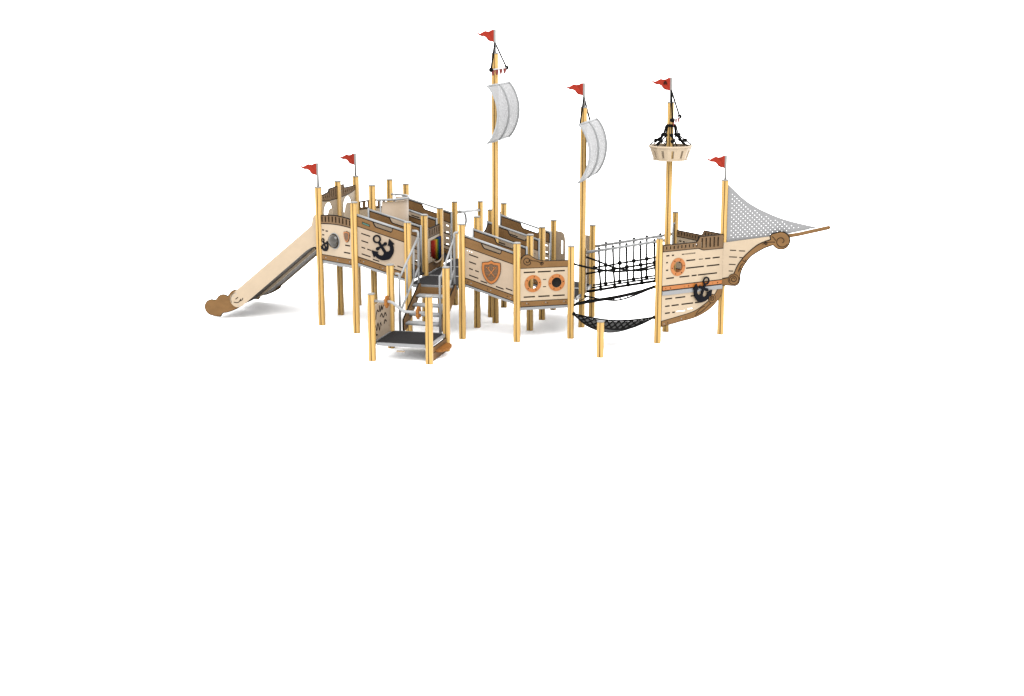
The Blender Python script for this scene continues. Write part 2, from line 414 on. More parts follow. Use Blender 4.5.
# ------------------------------------------------------------------ stern tower
def slat_rail(b, fr, top, bot, s0, s1, n, mn='brown', th=.03, w=.012, slot=.35):
    """battlement board: top(s), bot(s) outlines and n upright slots"""
    N = 24
    ss = [s0 + (s1 - s0) * i / N for i in range(N + 1)]
    ol = [(s, bot(s)) for s in ss] + [(s, top(s)) for s in reversed(ss)]
    holes = []
    for i in range(n):
        c = s0 + (s1 - s0) * (i + .5) / n; q = (s1 - s0) / n * slot / 2
        holes.append([(c - q, bot(c) + .035), (c + q, bot(c) + .035), (c + q, top(c) - .022), (c - q, top(c) - .022)])
    b.edged(fr, ol, mn, th, 0, w, holes)
def stern_panel(pa, pb, front=True):
    fr = Fr(pa, pb); sg = 1
    b = MB(); holes = []
    if front: holes = [circ((.44, 1.62), .118, 28)]
    for s0, s1, z in ((.74, .88, 1.575), (.70, .88, 1.44), (.09, .15, 1.79), (.19, .26, 1.78), (.09, .15, 1.70)): holes.append(rect(s0, s1, z - .0125, z + .0125))
    b.slot_plate(fr, rect(.055, .945, 1.325, 1.92), 'cream', .018, holes[1:] if front else holes, holes[:1] if front else ())
    root = b.build('stern_panel', ship)
    b = MB(); slat_rail(b, fr, lambda s: 2.045 + .045 * math.sin(PI * s), lambda s: 1.895 + .03 * math.sin(PI * s), .055, .945, 9, 'dbrown', .032, .014, .4); b.build('battlement_board', root)
    b = MB(); b.edged(fr, rect(.055, .945, 1.235, 1.335), 'brown', .034)
    for s in (.16, .5, .84):
        b.tube([fr.p(s - .03, 1.285, .014), fr.p(s - .03, 1.285, .022)], .010, 'rust', 8); b.tube([fr.p(s + .03, 1.285, .014), fr.p(s + .03, 1.285, .022)], .010, 'frame', 8)
    b.build('kick_board', root)
    if front:
        b = MB(); c = fr.p(.44, 1.62, .01); seg = 28; vs = []; fs = []
        for i in range(9):
            a = PI / 2 * i / 8
            for k in range(seg):
                t = 2 * PI * k / seg; vs.append(fr.p(.44 + .135 * math.cos(a) * math.cos(t), 1.62 + .135 * math.cos(a) * math.sin(t), .010 + .11 * math.sin(a)))
        for i in range(8):
            for k in range(seg): fs.append((i * seg + k, i * seg + (k + 1) % seg, (i + 1) * seg + (k + 1) % seg, (i + 1) * seg + k))
        b.add(vs, fs, 'dome', True)
        b.tube([fr.p(.44 + .142 * math.cos(2 * PI * k / 28), 1.62 + .142 * math.sin(2 * PI * k / 28), .012) for k in range(28)], .009, 'metal', 6, True)
        b.build('bubble_window', root)
        b = MB(); shield(b, fr, (.80, 1.735), .15, .20, .018, False); b.build('shield_emblem', root)
        b = MB(); anchor(b, fr, (.115, 1.60), R(30), .50, .018); b.build('anchor_emblem', root)
    return root
stern_panel(P['P1'], P['P2']); stern_panel(P['P7'], P['P4'], False)
def arch_panel(pa, pb, mirror, sx):
    fr = Fr(pa, pb); mx = (lambda s: 1 - s) if mirror else (lambda s: s)
    op = [(.24, 1.30), (.24, 2.06)] + [(.46 - .22 * math.cos(PI * i / 12), 2.06 + .17 * math.sin(PI * i / 12)) for i in range(1, 12)] + [(.68, 2.06), (.68, 1.30)]
    bot = lambda s: 2.245 + .05 * abs(s - .5) * 2 if s < .5 else 2.245
    ol = [(.055, 1.235), (.24, 1.235)] + op + [(.68, 1.235), (.945, 1.235), (.945, 2.30), (.055, 2.33)]
    ol = [(mx(s + (.05 if mirror and .2 < s < .7 else 0)), z) for s, z in ol]
    b = MB(); b.plate(fr, ol, 'cream', .018); root = b.build('arch_panel', ship)
    b = MB()
    o2 = [(.055, 2.31), (.3, 2.27), (.55, 2.255), (.945, 2.245), (.945, 2.475), (sx, 2.475), (sx - .01, 2.425), (sx - .04, 2.405 if mirror else 2.42), (.055, 2.385)]
    hs = []
    for i in range(8):
        c = .11 + .105 * i; z0 = 2.335 if c < .2 else 2.30; z1 = 2.365 if c < sx else 2.445
        hs.append([(mx(c - .015), z0), (mx(c + .015), z0), (mx(c + .015), z1), (mx(c - .015), z1)])
    b.edged(fr, [(mx(s), z) for s, z in o2], 'dbrown', .032, 0, .012, hs); b.build('battlement_board', root)
arch_panel(P['P1'], P['P3'], False, .53); arch_panel(P['P3'], P['P4'], True, .69)
# rounded bay between the two ramps
b = MB(); n = 24; r0 = .455; vs = []; fs = []
for rr in (.46, .445):
    for z in (1.23, 2.255):
        for i in range(n + 1):
            a = (-PI / 2 + PI * i / n) * .80; vs.append(Vector((-2.5 + rr * 1.12 * math.cos(a), 1.5 + rr * math.sin(a), z)))
q = n + 1
for i in range(n): fs += [(i, i + 1, q + i + 1, q + i), (2 * q + i + 1, 2 * q + i, 3 * q + i, 3 * q + i + 1), (q + i, q + i + 1, 3 * q + i + 1, 3 * q + i), (i + 1, i, 2 * q + i, 2 * q + i + 1)]
b.add(vs, fs, 'tan', True); bay = b.build('curved_panel', ship)
b = MB(); b.tube([(-2.5 + .53 * math.cos(-PI / 2 + PI * i / n), 1.5 + .47 * math.sin(-PI / 2 + PI * i / n), 2.295) for i in range(n + 1)], .02, 'metal')
for i in (2, 22): b.tube([(-2.5 + .53 * math.cos(-PI / 2 + PI * i / n), 1.5 + .47 * math.sin(-PI / 2 + PI * i / n), z) for z in (1.3, 2.295)], .015, 'metal')
b.build('handrail', bay)

# ------------------------------------------------------------------ middle deck: music panel, closing panel, rear bars
fr = Fr(P['P9'], P['P10'])
b = MB(); b.plate(fr, rect(.055, .945, .94, 1.60), 'cream', .018, 0, [rect(.30, .92, 1.20, 1.53)]); mus = b.build('music_panel', ship)
b = MB(); slat_rail(b, fr, lambda s: 1.755, lambda s: 1.585, .055, .945, 6, 'dbrown', .032, .012, .3); b.build('battlement_board', mus)
b = MB(); b.edged(fr, rect(.055, .945, .945, 1.11), 'brown', .034); b.build('kick_board', mus)
for i, c in enumerate(('t_red', 't_orange', 't_yellow', 't_green', 't_blue', 't_navy')):
    b = MB(); s = .475 + .085 * i
    b.tube([fr.p(s, 1.155 - .022 * i + .02, .010), fr.p(s, 1.50 + (.03 if i > 3 else 0), .010)], .038, c, 12); b.build('chime_tube', mus)
b = MB(); b.tube([fr.p(.66 - .3 * math.cos(PI * i / 14), 1.17 - .10 * math.sin(PI * i / 14), .05) for i in range(15)], .015, 'slots', 8); b.build('tray', mus)
fr = Fr(P['D1'], P['D3'])
b = MB(); b.plate(fr, rect(.055, .945, .94, 1.58), 'tan', .018, 0, [rect(.2, .42, 1.3, 1.318), rect(.55, .8, 1.3, 1.318), rect(.2, .4, 1.15, 1.168)]); cl = b.build('closing_panel', ship)
b = MB(); b.edged(fr, smooth([(.055, 1.56), (.945, 1.56)], 1) + smooth([(.945, 1.70), (.8, 1.80), (.6, 1.72), (.4, 1.69), (.055, 1.67)], 4), 'dbrown', .032); b.build('trim_board', cl)
b = MB(); b.tube([(-1.45, 3.03, 1.84), (-1.41, 4.5, 1.70)], .030, 'metal'); b.build('climbing_bar', ship)
for x, s in ((-1.42, 1), (-.58, -1)):
    b = MB(); b.tube(smooth([(x, 3.06, 1.86), (x + s * .05, 3.25, 1.80), (x + s * .06, 3.32, 1.62), (x + s * .02, 3.25, 1.45), (x, 3.06, 1.38)], 6), .024, 'metal'); b.build('grab_handle', ship)

# ------------------------------------------------------------------ boarding platform and stairs
fr = Fr(P['S1'], P['S3'])
b = MB(); b.tube(fillet([fr.p(.05, 1.01), fr.p(.36, 1.01), fr.p(.56, .855), fr.p(.95, .85)], .06), .023, 'metal'); bar = b.build('steering_bar', ship)
for s, z in ((.275, 1.01), (.82, .852)):
    b = MB(); c = fr.p(s, z); seg = 28; vs = []
    for off in (-.017, .017):
        for k in range(seg):
            r = .100 + .010 * math.cos(7 * 2 * PI * k / seg); t = 2 * PI * k / seg
            vs.append(c + Vector((off, r * math.cos(t), r * math.sin(t))))
    b.add(vs, [tuple(reversed(range(seg))), tuple(range(seg, 2 * seg))] + [(k, (k + 1) % seg, seg + (k + 1) % seg, seg + k) for k in range(seg)], 'rust')
    b.build('turning_disc', bar)
fr = Fr(P['S1'], P['S2'])
b = MB()
b.plate(fr, rect(.055, .945, .30, .905), 'tan', .02, 0, [circ((.30, .44), .018, 10), circ((.42, .45), .016, 10), circ((.52, .80), .016, 10), rect(.24, .30, .50, .56), rect(.40, .44, .52, .60), circ((.86, .42), .012, 8)])
mp = b.build('map_panel', ship)
b = MB()
def ink(pts, r=.011, k=5): b.tube([fr.p(s, z, -s_off) for s, z in smooth(pts, k)], r, 'edge', 6)
s_off = -.010
for sgn in (.010, -.010):
    s_off = sgn
    ink([(.10, .72), (.16, .66), (.20, .74), (.27, .80), (.33, .76)]); ink([(.36, .86), (.40, .75), (.47, .84), (.50, .76), (.58, .83)]); ink([(.40, .66), (.48, .70), (.56, .62), (.66, .68), (.72, .62)])
    ink([(.16, .56), (.22, .46), (.28, .58), (.35, .44), (.40, .56), (.46, .50)], .009); ink([(.12, .50), (.17, .40), (.25, .38)]); ink([(.60, .50), (.64, .56), (.72, .52)])
b.build('drawing', mp)
fr = Fr(P['S3'], P['S4'])
b = MB(); b.edged(fr, rect(.055, .945, .0, .232), 'brown', .03, .004, .004)
b.tube([fr.p(.06, .14, .018), fr.p(.94, .14, .018)], .006, 'edge', 6); sp = b.build('side_plank', ship)
b = MB(); n = 16
ol = [(.28, 0.0)] + [(.60 - .32 * math.cos(PI * i / n), 0.0 + .17 * math.sin(PI * i / n)) for i in range(n + 1)] + [(.92, 0.0)]
vs = [fr.p(s, z, .02 + o) for z in (.125, .155) for s, o in ol]; k = len(ol)
b.add(vs, [tuple(reversed(range(k))), tuple(range(k, 2 * k))] + [(i, (i + 1) % k, k + (i + 1) % k, k + i) for i in range(k)], 'rust'); b.build('step_board', sp)
b = MB(); b.box((-1.0, -2.0, .175), (.14, .03, .02), 'slots'); b.build('bracket', ship)
stairs = bpy.data.objects.new('stairs', None); COL.objects.link(stairs); stairs.parent = ship; stairs['wl'] = [-.95, -1, 0]; stairs.location = Vector((-.95, -1, 0)) - world_loc(ship); stairs.empty_display_size = .2
for x in (-1.28, -.62):
    st = MB(); fr = Fr((x, -1), (x, 0)); st.edged(fr, [(.0, .30), (.16, .30), (1.0, ZM - .13), (1.0, ZM + .03), (.93, ZM + .05), (.0, .50)], 'brown', .035); st.build('stringer', stairs)
for i in range(4):
    y = -.84 + .21 * i; z = .425 + .122 * i
    b = MB(); b.box((-.95, y, z), (.62, .17, .018), 'metal'); b.tube([(-1.26, y - .085, z - .012), (-.64, y - .085, z - .012)], .022, 'metal', 10); b.build('tread', stairs)
b = MB(); b.box((-.95, -.035, .83), (.62, .02, .15), 'brown'); b.build('riser', stairs)
for x, s in ((-1.335, -1), (-.61, 1)):
    b = MB(); r = .021
    b.tube(fillet([(x + s * .075, -1.0, 1.30), (x, -1.0, 1.30), (x, -1.0, ZS)], .05), r, 'metal')
    b.tube(fillet([(x + s * .075, 0, 1.90), (x - s * .03, 0, 1.90), (x - s * .03, 0, ZM)], .05), r, 'metal')
    b.tube([(x, -1.0, 1.22), (x - s * .03, 0, 1.80)], r * .9, 'metal'); b.tube([(x, -1.0, .62), (x - s * .03, 0, 1.24)], r * .9, 'metal')
    b.tube([(x - s * .012, -.62, .9), (x - s * .012, -.62, 1.44)], r * .8, 'metal'); b.tube([(x - s * .02, -.25, 1.1), (x - s * .02, -.25, 1.66)], r * .8, 'metal')
    b.build('stair_railing', stairs)

# ------------------------------------------------------------------ forward deck: porthole panel and back wings
fr = Fr(P['C2'], P['C3'])
hs = [circ((.29, 1.02), .090, 28), circ((.727, 1.02), .090, 28)]
for z, ws in ((1.225, ((.12, .33), (.38, .62), (.67, .88))), (.785, ((.12, .33), (.39, .60), (.66, .88)))):
    hs += [rect(a, c, z - .0125, z + .0125) for a, c in ws]
hs += [rect(.475, .535, z - .008, z + .008) for z in (.955, 1.085)]
b = MB(); b.slot_plate(fr, rect(.055, .945, .70, 1.31), 'cream', .018, hs[2:], hs[:2]); pp = b.build('porthole_panel', ship)
b = MB()
ol = [(.055, 1.30), (.945, 1.295), (.945, 1.408), (.55, 1.415)] + smooth([(.47, 1.42), (.36, 1.45), (.29, 1.49), (.23, 1.53), (.17, 1.538), (.11, 1.515), (.07, 1.46), (.055, 1.41)], 4)
b.edged(fr, ol, 'brown', .034)
b.tube([fr.p(s, z, .018) for s, z in spiral((.18, 1.43), .02, .082, R(200), 1.35)] + [fr.p(s, z, .018) for s, z in smooth([(.22, 1.455), (.28, 1.43), (.36, 1.42), (.41, 1.395), (.46, 1.385)], 5)], .006, 'edge', 6)
b.tube([fr.p(s, z, .018) for s, z in spiral((.455, 1.375), .008, .035, R(90), 1.5, 24)], .006, 'edge', 6)
b.build('scroll_board', pp)
b = MB(); b.edged(fr, rect(.055, .945, .612, .712), 'brown', .034)
for s in (.15, .5, .84):
    b.tube([fr.p(s - .03, .66, .014), fr.p(s - .03, .66, .022)], .011, 'rust', 8); b.ball(fr.p(s + .025, .675, .018), .011, 'frame', seg=8, rings=6); b.tube([fr.p(s + .06, .66, .014), fr.p(s + .06, .66, .022)], .009, 'edge', 8)
b.build('kick_board', pp)
b = MB(); b.plate(fr, rect(.05, .95, .555, .602), 'frame', .04); b.build('edge_rail', pp)
for s, dk in ((.29, 0), (.727, 1)):
    b = MB(); b.plate(fr, circ((s, 1.02), .153, 36), 'orange', .034, 0, [circ((s, 1.02), .092, 30)])
    for k in range(5 + dk): b.tube([fr.p(s + .123 * math.cos(2 * PI * (k + .1) / (5 + dk)), 1.02 + .123 * math.sin(2 * PI * (k + .1) / (5 + dk)), o) for o in (.014, .021)], .010, 'edge', 8)
    pr = b.build('porthole', pp)
    if dk:
        b = MB(); seg = 24; vs = []; fs = []
        for i in range(7):
            a = PI / 2 * i / 6
            for k in range(seg): vs.append(fr.p(s + .09 * math.cos(a) * math.cos(2 * PI * k / seg), 1.02 + .09 * math.cos(a) * math.sin(2 * PI * k / seg), -.05 * math.sin(a)))
        for i in range(6):
            for k in range(seg): fs.append((i * seg + k, i * seg + (k + 1) % seg, (i + 1) * seg + (k + 1) % seg, (i + 1) * seg + k))
        b.add(vs, fs, 'black', True); b.build('dark_bowl', pr)
fr = Fr(P['E3'], P['F'])
for a, c, inner in ((.055, .30, .30), (.70, .945, .70)):
    w = (a + c) / 2
    rr = smooth([(c, 1.38), (c - .03, 1.50), (c - .10, 1.545), (a, 1.55)], 5) if a < .5 else smooth([(c, 1.55), (a + .10, 1.545), (a + .03, 1.50), (a, 1.38)], 5)
    ol = [(a, .45), (c, .45)] + rr if a < .5 else [(a, .45), (c, .45)] + rr
    b = MB(); hx = .20 if a < .5 else .755
    b.plate(fr, ol, 'tan', .02, 0, [rect(hx, hx + .05, 1.12, 1.38), rect(hx, hx + .05, .72, .98)]); b.build('entry_wing', ship)
b = MB(); fr = Fr((P['M2'][0], P['M2'][1]), (P['M2'][0], P['M2'][1] + 1))
b.plate(fr, [(-.03, .62), (.05, .62), (.05, 1.42), (.03, 1.46), (-.01, 1.46), (-.03, 1.42)], 'tan', .022, .065, side='crack'); b.build('rope_board', ship)

# ------------------------------------------------------------------ bow
def bow_side(pa, pb, front):
    fr = Fr(pa, pb); L = fr.L; fr.a = fr.a + (fr.n * .052 - fr.t * .035 + Vector((0, 0, .010)) if front else Vector((0, 0, 0))); f = (lambda s: s) if front else (lambda s: L - s)
    fl = lambda pts: [(f(s), z) for s, z in pts]
    hs = [circ((f(.40), 1.315), .098, 30)] if front else []
    for z, ws in ((1.53, ((.14, .21), (.26, .31), (.48, .78))), (1.41, ((.14, .18), (.58, .78), (.82, .98), (1.0, 1.12), (1.17, 1.33))), (1.275, ((.14, .19), (.58, .98), (1.04, 1.33))), (1.13, ((.15, .32), (.44, .66), (.71, .82), (.85, 1.28)))):
        hs += [fl(rect(a, c, z - .0125, z + .0125)) for a, c in ws]
    thr = ([hs.pop(0)] if front else []) + [fl(rect(*q)) for q in ((.55, .72, 1.519, 1.541), (.86, .95, 1.402, 1.418))]
    hs = [h for h in hs if not (abs(h[0][1] - 1.521) < .005 and abs(f(h[0][0]) - .48) < .001) and not (abs(h[0][1] - 1.401) < .005 and abs(f(h[0][0]) - .82) < .001)] + [fl(rect(.48, .54, 1.521, 1.539)), fl(rect(.73, .78, 1.521, 1.539))]
    b = MB(); b.slot_plate(fr, fl([(.065, 1.0), (1.40, 1.0), (1.40, 1.60), (.065, 1.62)]), 'cream', .018, hs, thr); root = b.build('bow_panel', ship)
    b = MB()
    def top(s): return 1.722 if s < .82 else (1.722 + (s - .82) / .04 * .093 if s < .86 else 1.815)
    def bot(s): return 1.605 - (.04 if s > .85 else 0) * min(1, (s - .85) / .1)
    N = 40; ss = [.065 + 1.335 * i / N for i in range(N + 1)]
    hh = []
    for i in range(9): c = .12 + .083 * i; hh.append(fl(rect(c, c + .032, 1.642, 1.695)))
    for i in range(5): c = .90 + .09 * i; hh.append(fl(rect(c, c + .034, 1.61, 1.785)))
    b.edged(fr, fl([(s, bot(s)) for s in ss] + [(s, top(s)) for s in reversed(ss)]), 'dbrown', .034, 0, .011, hh); b.build('battlement_board', root)
    b = MB(); b.edged(fr, fl(rect(.065, 1.40, .917, 1.0)), 'orange', .036, 0, .012)
    for s in (.14, .24, .55, .64, .9, 1.18, 1.29): b.tube([fr.p(f(s), .955, .016), fr.p(f(s), .955, .024)], .010, 'edge' if s in (.24, .64, 1.29) else 'rust', 8)
    b.build('orange_strip', root)
    b = MB(); b.plate(fr, fl(rect(.065, 1.40, .835, .905)), 'frame', .05); b.build('edge_rail', root)
    lo_in = smooth([(.065, .375), (.42, .425), (.774, .483), (1.04, .602), (1.239, .746), (1.32, .83)], 5)
    hs = []
    for z, ws in ((.765, ((.14, .29), (.36, .58), (.7, .86))), (.635, ((.14, .24), (.28, .44), (.5, .76), (.8, .98))), (.51, ((.14, .25), (.3, .36)))):
        hs += [fl(rect(a, c, z - .0125, z + .0125)) for a, c in ws]
    b = MB(); b.slot_plate(fr, fl(lo_in + [(1.32, .835), (.065, .835)]), 'cream', .018, hs, [fl(rect(.38, .60, .505, .523)), fl(rect(.64, .76, .528, .546))]); hull = b.build('hull_panel', ship)
    lo_out = smooth([(1.41, .86), (1.40, .76), (1.346, .662), (1.158, .498), (.845, .375), (.45, .325), (.065, .278)], 5)
    b = MB(); b.edged(fr, fl(smooth([(.065, .378), (.42, .425), (.774, .483), (1.04, .602), (1.239, .746), (1.31, .86)], 5) + lo_out), 'brown', .034)
    b.plate(fr, fl(circ((1.18, .672), .084, 24)), 'edge', .036, 0); b.plate(fr, fl(circ((1.18, .672), .073, 24)), 'brown', .040, 0)
    o = .021
    b.tube([fr.p(f(s), z, o) for s, z in spiral((1.18, .672), .012, .055, 0, 1.6)], .006, 'edge', 6)
    b.tube([fr.p(f(s), z, o - .003) for s, z in smooth([(1.16, .60), (1.08, .545), (.95, .46), (.80, .40)], 5)], .006, 'edge', 6); b.tube([fr.p(f(s), z, o - .003) for s, z in smooth([(1.02, .555), (.92, .52), (.82, .43)], 5)], .006, 'edge', 6)
    for s, z in ((.12, .325), (.2, .335), (.50, .375), (.6, .395)): b.tube([fr.p(f(s), z, .014), fr.p(f(s), z, .022)], .009, 'edge' if s in (.2, .6) else 'frame', 8)
    b.build('keel_board', hull)
    if front:
        b = MB(); b.plate(fr, circ((.40, 1.315), .160, 36), 'orange', .034, 0, [circ((.40, 1.315), .098, 30)])
        for k in range(6): b.tube([fr.p(.40 + .130 * math.cos(2 * PI * (k + .1) / 6), 1.315 + .130 * math.sin(2 * PI * (k + .1) / 6), o) for o in (.014, .021)], .010, 'edge', 8)
        b.build('porthole', root)
        b = MB(); anchor(b, fr, (1.01, 1.017), R(-22), .93, .045); b.build('anchor_emblem', root)
bow_side(P['B1'], P['B3'], True); bow_side(P['B3'], P['B2'], False)
b = MB(); b.tube(fillet([(2.93, 2.44, 1.0), (2.90, 2.42, 1.0), (2.90, 2.42, 1.85), (2.93, 2.44, 1.85)], .02), .017, 'metal'); b.build('grab_handle', ship)
fr = Fr(P['B3'], (4.93, 1.5)); fr.a = fr.a + fr.n * .06 + Vector((0, 0, .018))
hs = [rect(.13, .24, 1.515, 1.533), rect(.29, .40, 1.51, 1.528), rect(.12, .26, 1.395, 1.413), rect(.30, .37, 1.39, 1.408), rect(.12, .24, 1.26, 1.278), rect(.12, .20, 1.14, 1.158)]
curve_in = smooth([(.235, 1.06), (.262, 1.15), (.30, 1.27), (.411, 1.447), (.599, 1.625), (.788, 1.727), (.86, 1.775)], 5)
b = MB(); b.plate(fr, [(-.02, .99), (.20, .99)] + curve_in + [(.87, 1.805), (-.02, 1.648)], 'cream', .02, 0, ())
for h in hs: b.plate(fr, h, 'edge', .023)
prow = b.build('prow_panel', ship)
outer = smooth([(.325, 1.0), (.335, 1.12), (.372, 1.225), (.433, 1.33), (.50, 1.42), (.603, 1.50), (.72, 1.575), (.80, 1.612), (.885, 1.645)], 5)
sc_hi = circ((1.02, 1.73), .157, 26, R(238), R(470))
inner = smooth([(.86, 1.845), (.825, 1.80), (.835, 1.745), (.74, 1.705), (.599, 1.628), (.411, 1.452), (.285, 1.275), (.215, 1.11)], 5)
b = MB(); b.edged(fr, outer + sc_hi + inner + [(.20, 1.05), (-.02, 1.0), (-.02, .885), (.25, .885), (.298, .915), (.318, .955)], 'brown', .05, 0, .014)
b.plate(fr, circ((.212, 1.005), .100, 28), 'edge', .052, 0); b.plate(fr, circ((.212, 1.005), .088, 28), 'brown', .056, 0)
o = .027
b.tube([fr.p(s, z, .030) for s, z in spiral((.212, 1.005), .018, .072, 0, 1.6)], .0065, 'edge', 6)
b.tube([fr.p(s, z, o) for s, z in spiral((1.03, 1.72), .03, .115, R(-60), 1.1)], .0065, 'edge', 6)
for ln in ([(.92, 1.70), (.86, 1.70), (.78, 1.69), (.70, 1.655)], [(.93, 1.73), (.89, 1.78), (.86, 1.80)], [(.30, 1.14), (.33, 1.25), (.38, 1.30)], [(.29, 1.17), (.34, 1.21)], [(.36, 1.36), (.40, 1.33), (.42, 1.37)]):
    b.tube([fr.p(s, z, o - .001) for s, z in smooth(ln, 5)], .0065, 'edge', 6)
b.tube([fr.p(s, z, o - .001) for s, z in spiral((.76, 1.668), .008, .03, 0, 1.5, 20)], .0065, 'edge', 6)
b.build('scroll_board', prow)
b = MB(); b.tube([fr.p(.80, 1.745, -.035), fr.p(1.30, 1.842, -.035), fr.p(1.84, 1.985, -.035)], .035, 'brown', 12); b.ball(fr.p(1.84, 1.985, -.035), .028, 'brown'); b.build('bowsprit', prow)

# ------------------------------------------------------------------ jib sail
poly = [(.052, 1.655)] + [(.45, 1.715), (.82, 1.782), (1.2, 1.88), (1.62, 1.985)] + list(reversed(smooth([(.052, 2.71), (.414, 2.40), (.806, 2.205), (1.159, 2.09), (1.60, 2.0)], 6)))
def inside(p, pg):
    c = False
    for i in range(len(pg)):
        a, d = pg[i], pg[i - 1]
        if (a[1] > p[1]) != (d[1] > p[1]) and p[0] < (d[0] - a[0]) * (p[1] - a[1]) / (d[1] - a[1]) + a[0]: c = not c
    return c
core = offset_poly(poly, -.052); hs = []
st_ = .0405
for i in range(0, 40):
    for j in range(0, 28):
        if (i + j) % 2: continue
        c = (.135 + st_ * i, 1.72 + st_ * j + .12 * st_ * i)
        if c[0] > .13 and inside(c, core): hs.append(circ(c, 0.0064, 8, .0))
fr = Fr((P['B3'][0] , 1.5), (P['B3'][0] + 1, 1.5))
jib = MB(); jib.plate(fr, poly, 'jib', .012, 0, hs); j = jib.build('jib_sail', None, (P['B3'][0], 1.5, 1.7))
tag(j, 'grey triangular sail pierced with round holes, stretched from the bow post to the bowsprit', 'sail')

# ------------------------------------------------------------------ square sails
def sail(px, y0, y1, zt, zb, bulge, label, rope=None, cant=0.):
    t = thing('curved_sail', (px, (y0 + y1) / 2, zb), label, 'sail', 'billowing sails on the masts')
    NU, NV = 16, 24
    def S(u, v, o=0):
        z = zb + (zt - zb) * v; x = px + bulge * (1 - (2 * v - 1) ** 2) ** .85 + o
        return Vector((x, y0 + (y1 - y0) * u, z))
    b = MB(); vs = [S(i / NU, j / NV) for j in range(NV + 1) for i in range(NU + 1)]; q = NU + 1
    b.add(vs, [(j * q + i, j * q + i + 1, (j + 1) * q + i + 1, (j + 1) * q + i) for j in range(NV) for i in range(NU)], 'sail', True)
    o = b.build('sail_sheet', t)
    uv = o.data.uv_layers.new(name='UVMap')
    for lp in o.data.loops:
        co = o.data.vertices[lp.vertex_index].co + Vector(world_loc(o)); uv.data[lp.index].uv = (co.y, co.z * 1.12)
    b = MB()
    for u in (0, .52, 1): b.tube([S(u, j / NV, .004) for j in range(NV + 1)], .021, 'metal', 8)
    for v in (0, 1): b.tube([S(0, v), S(1, v)], .019, 'metal', 8)
    b.build('sail_frame', t)
    if rope:
        b = MB(); b.tube([rope, S(.62, 1)], .018, 'rope', 6); b.tube([rope, S(.05, 1)], .016, 'rope', 6); b.build('rope', t)
sail(P['M1'][0] + .075, .68, 2.23, 4.412, 3.412, .19, 'white perforated sail billowing on the tallest mast, below the red bunting')
sail(P['M2'][0] + .075, .70, 2.33, 3.765, 2.755, .19, 'white perforated sail billowing on the second mast, a black rope running to its top edge', rope=(P['M2'][0], 1.5, 4.20))

# ------------------------------------------------------------------ flags
FL = [(205, 163), (205, 310), (180, 300), (152, 297), (128, 285), (100, 252), (75, 240), (48, 239), (24, 227), (-8, 205), (10, 199), (34, 209), (58, 194), (92, 177), (125, 184), (152, 180), (180, 164)]
def flag(x, y, zp, zt, label, k=1.17, emblem=False):
    t = thing('pennant_flag', (x, y, zp), label, 'flag', 'red pennant flags on grey staffs')
    b = MB(); b.tube([(x, y, zp - .004), (x, y, zt)], .022, 'cap', 10); b.build('staff', t)
    b = MB(); n = len(FL); pts = [((px - 205) / 760 * k - .012, zt - (py - 162) / 760 * k) for px, py in FL]
    tri = tessellate_polygon([[Vector((p[0], p[1], 0)) for p in pts]])
    wave = lambda s: .018 * math.sin(s * 26)
    fv = [Vector((x + p[0], y + wave(p[0]) - .003, p[1])) for p in pts]; bv = [v + Vector((0, .006, 0)) for v in fv]
    b.add(fv + bv, [tuple(q) for q in tri] + [tuple(n + i for i in reversed(q)) for q in tri] + [(i, (i + 1) % n, n + (i + 1) % n, n + i) for i in range(n)], 'red')
    c = b.build('cloth', t)
    if emblem:
        e = MB(); cx, cz = x - .105, zt - .093; yy = y + wave(-.10) - .012
        e.tube(smooth([(cx - .022, yy, cz - .030), (cx - .022, yy, cz - .002), (cx - .003, yy, cz + .026), (cx + .018, yy, cz + .004), (cx + .024, yy, cz - .030)], 4), .0085, 'edge', 6)
        e.tube([(cx - .002, yy, cz - .022), (cx - .001, yy, cz + .012)], .007, 'edge', 6); e.build('emblem', c)
flag(*P['P1'], HGT['P1'] + .012, 3.005, 'red pennant on the lowest-standing stern post, above the slide and nearest the left edge')
flag(*P['P4'], HGT['P4'] + .012, 3.0, 'red pennant on the far corner post of the stern tower, behind the arch')
flag(*P['M1'], HGT['M1'] + .012, 5.378, 'red pennant flying highest of all, on the tallest mast')
flag(*P['M2'], HGT['M2'] + .012, 4.448, 'red pennant on the second mast, above the lower billowing sail')
flag(*P['M3'], HGT['M3'] + .012, 4.56, "red pennant with a small black mark above the crow's nest", 1.22, True)
flag(*P['B3'], HGT['B3'] + .012, 3.215, 'red pennant on the bow post, above the grey triangular sail')

# ------------------------------------------------------------------ bunting
def bunting(m, z, ya, yb, ztop, n, label, tip=0):
    x, y = P[m]
    t = thing('bunting', (x, y, z), label, 'bunting', 'bunting yards on the masts')
    xx = x + .015; A = Vector((xx + .06, y + ya, z)); B = Vector((xx + .06, y + yb, z))
    b = MB(); b.tube([A, B], .012, 'white', 8); b.build('yard', t)
    for q in (A, B): b = MB(); b.ball(q, .042, 'rope'); b.build('end_ball', t)
    for q in (A, B): b = MB(); b.tube([(x, y, ztop), q], .017, 'rope', 6); b.build('rope', t)
    for i in range(n):
        c = A.lerp(B, (i + .5) / n); b = MB(); w = .115
        fr2 = Fr((xx + .06, c.y - w), (xx + .06, c.y + w)); b.plate(fr2, [(0, c.z - .01), (.02, c.z - .06), (w - .03, c.z - .105), (w + .03, c.z - .105), (2 * w - .02, c.z - .06), (2 * w, c.z - .01)], 'darkred', .008); b.build('pennant', t)
bunting('M1', 4.685, -.56, .56, 5.15, 4, 'row of four small red pennants hung across the top of the tallest mast')
bunting('M3', 3.835, -.28, .66, 4.35, 3, "small red pennants hung on a bar just above the crow's nest ropes")

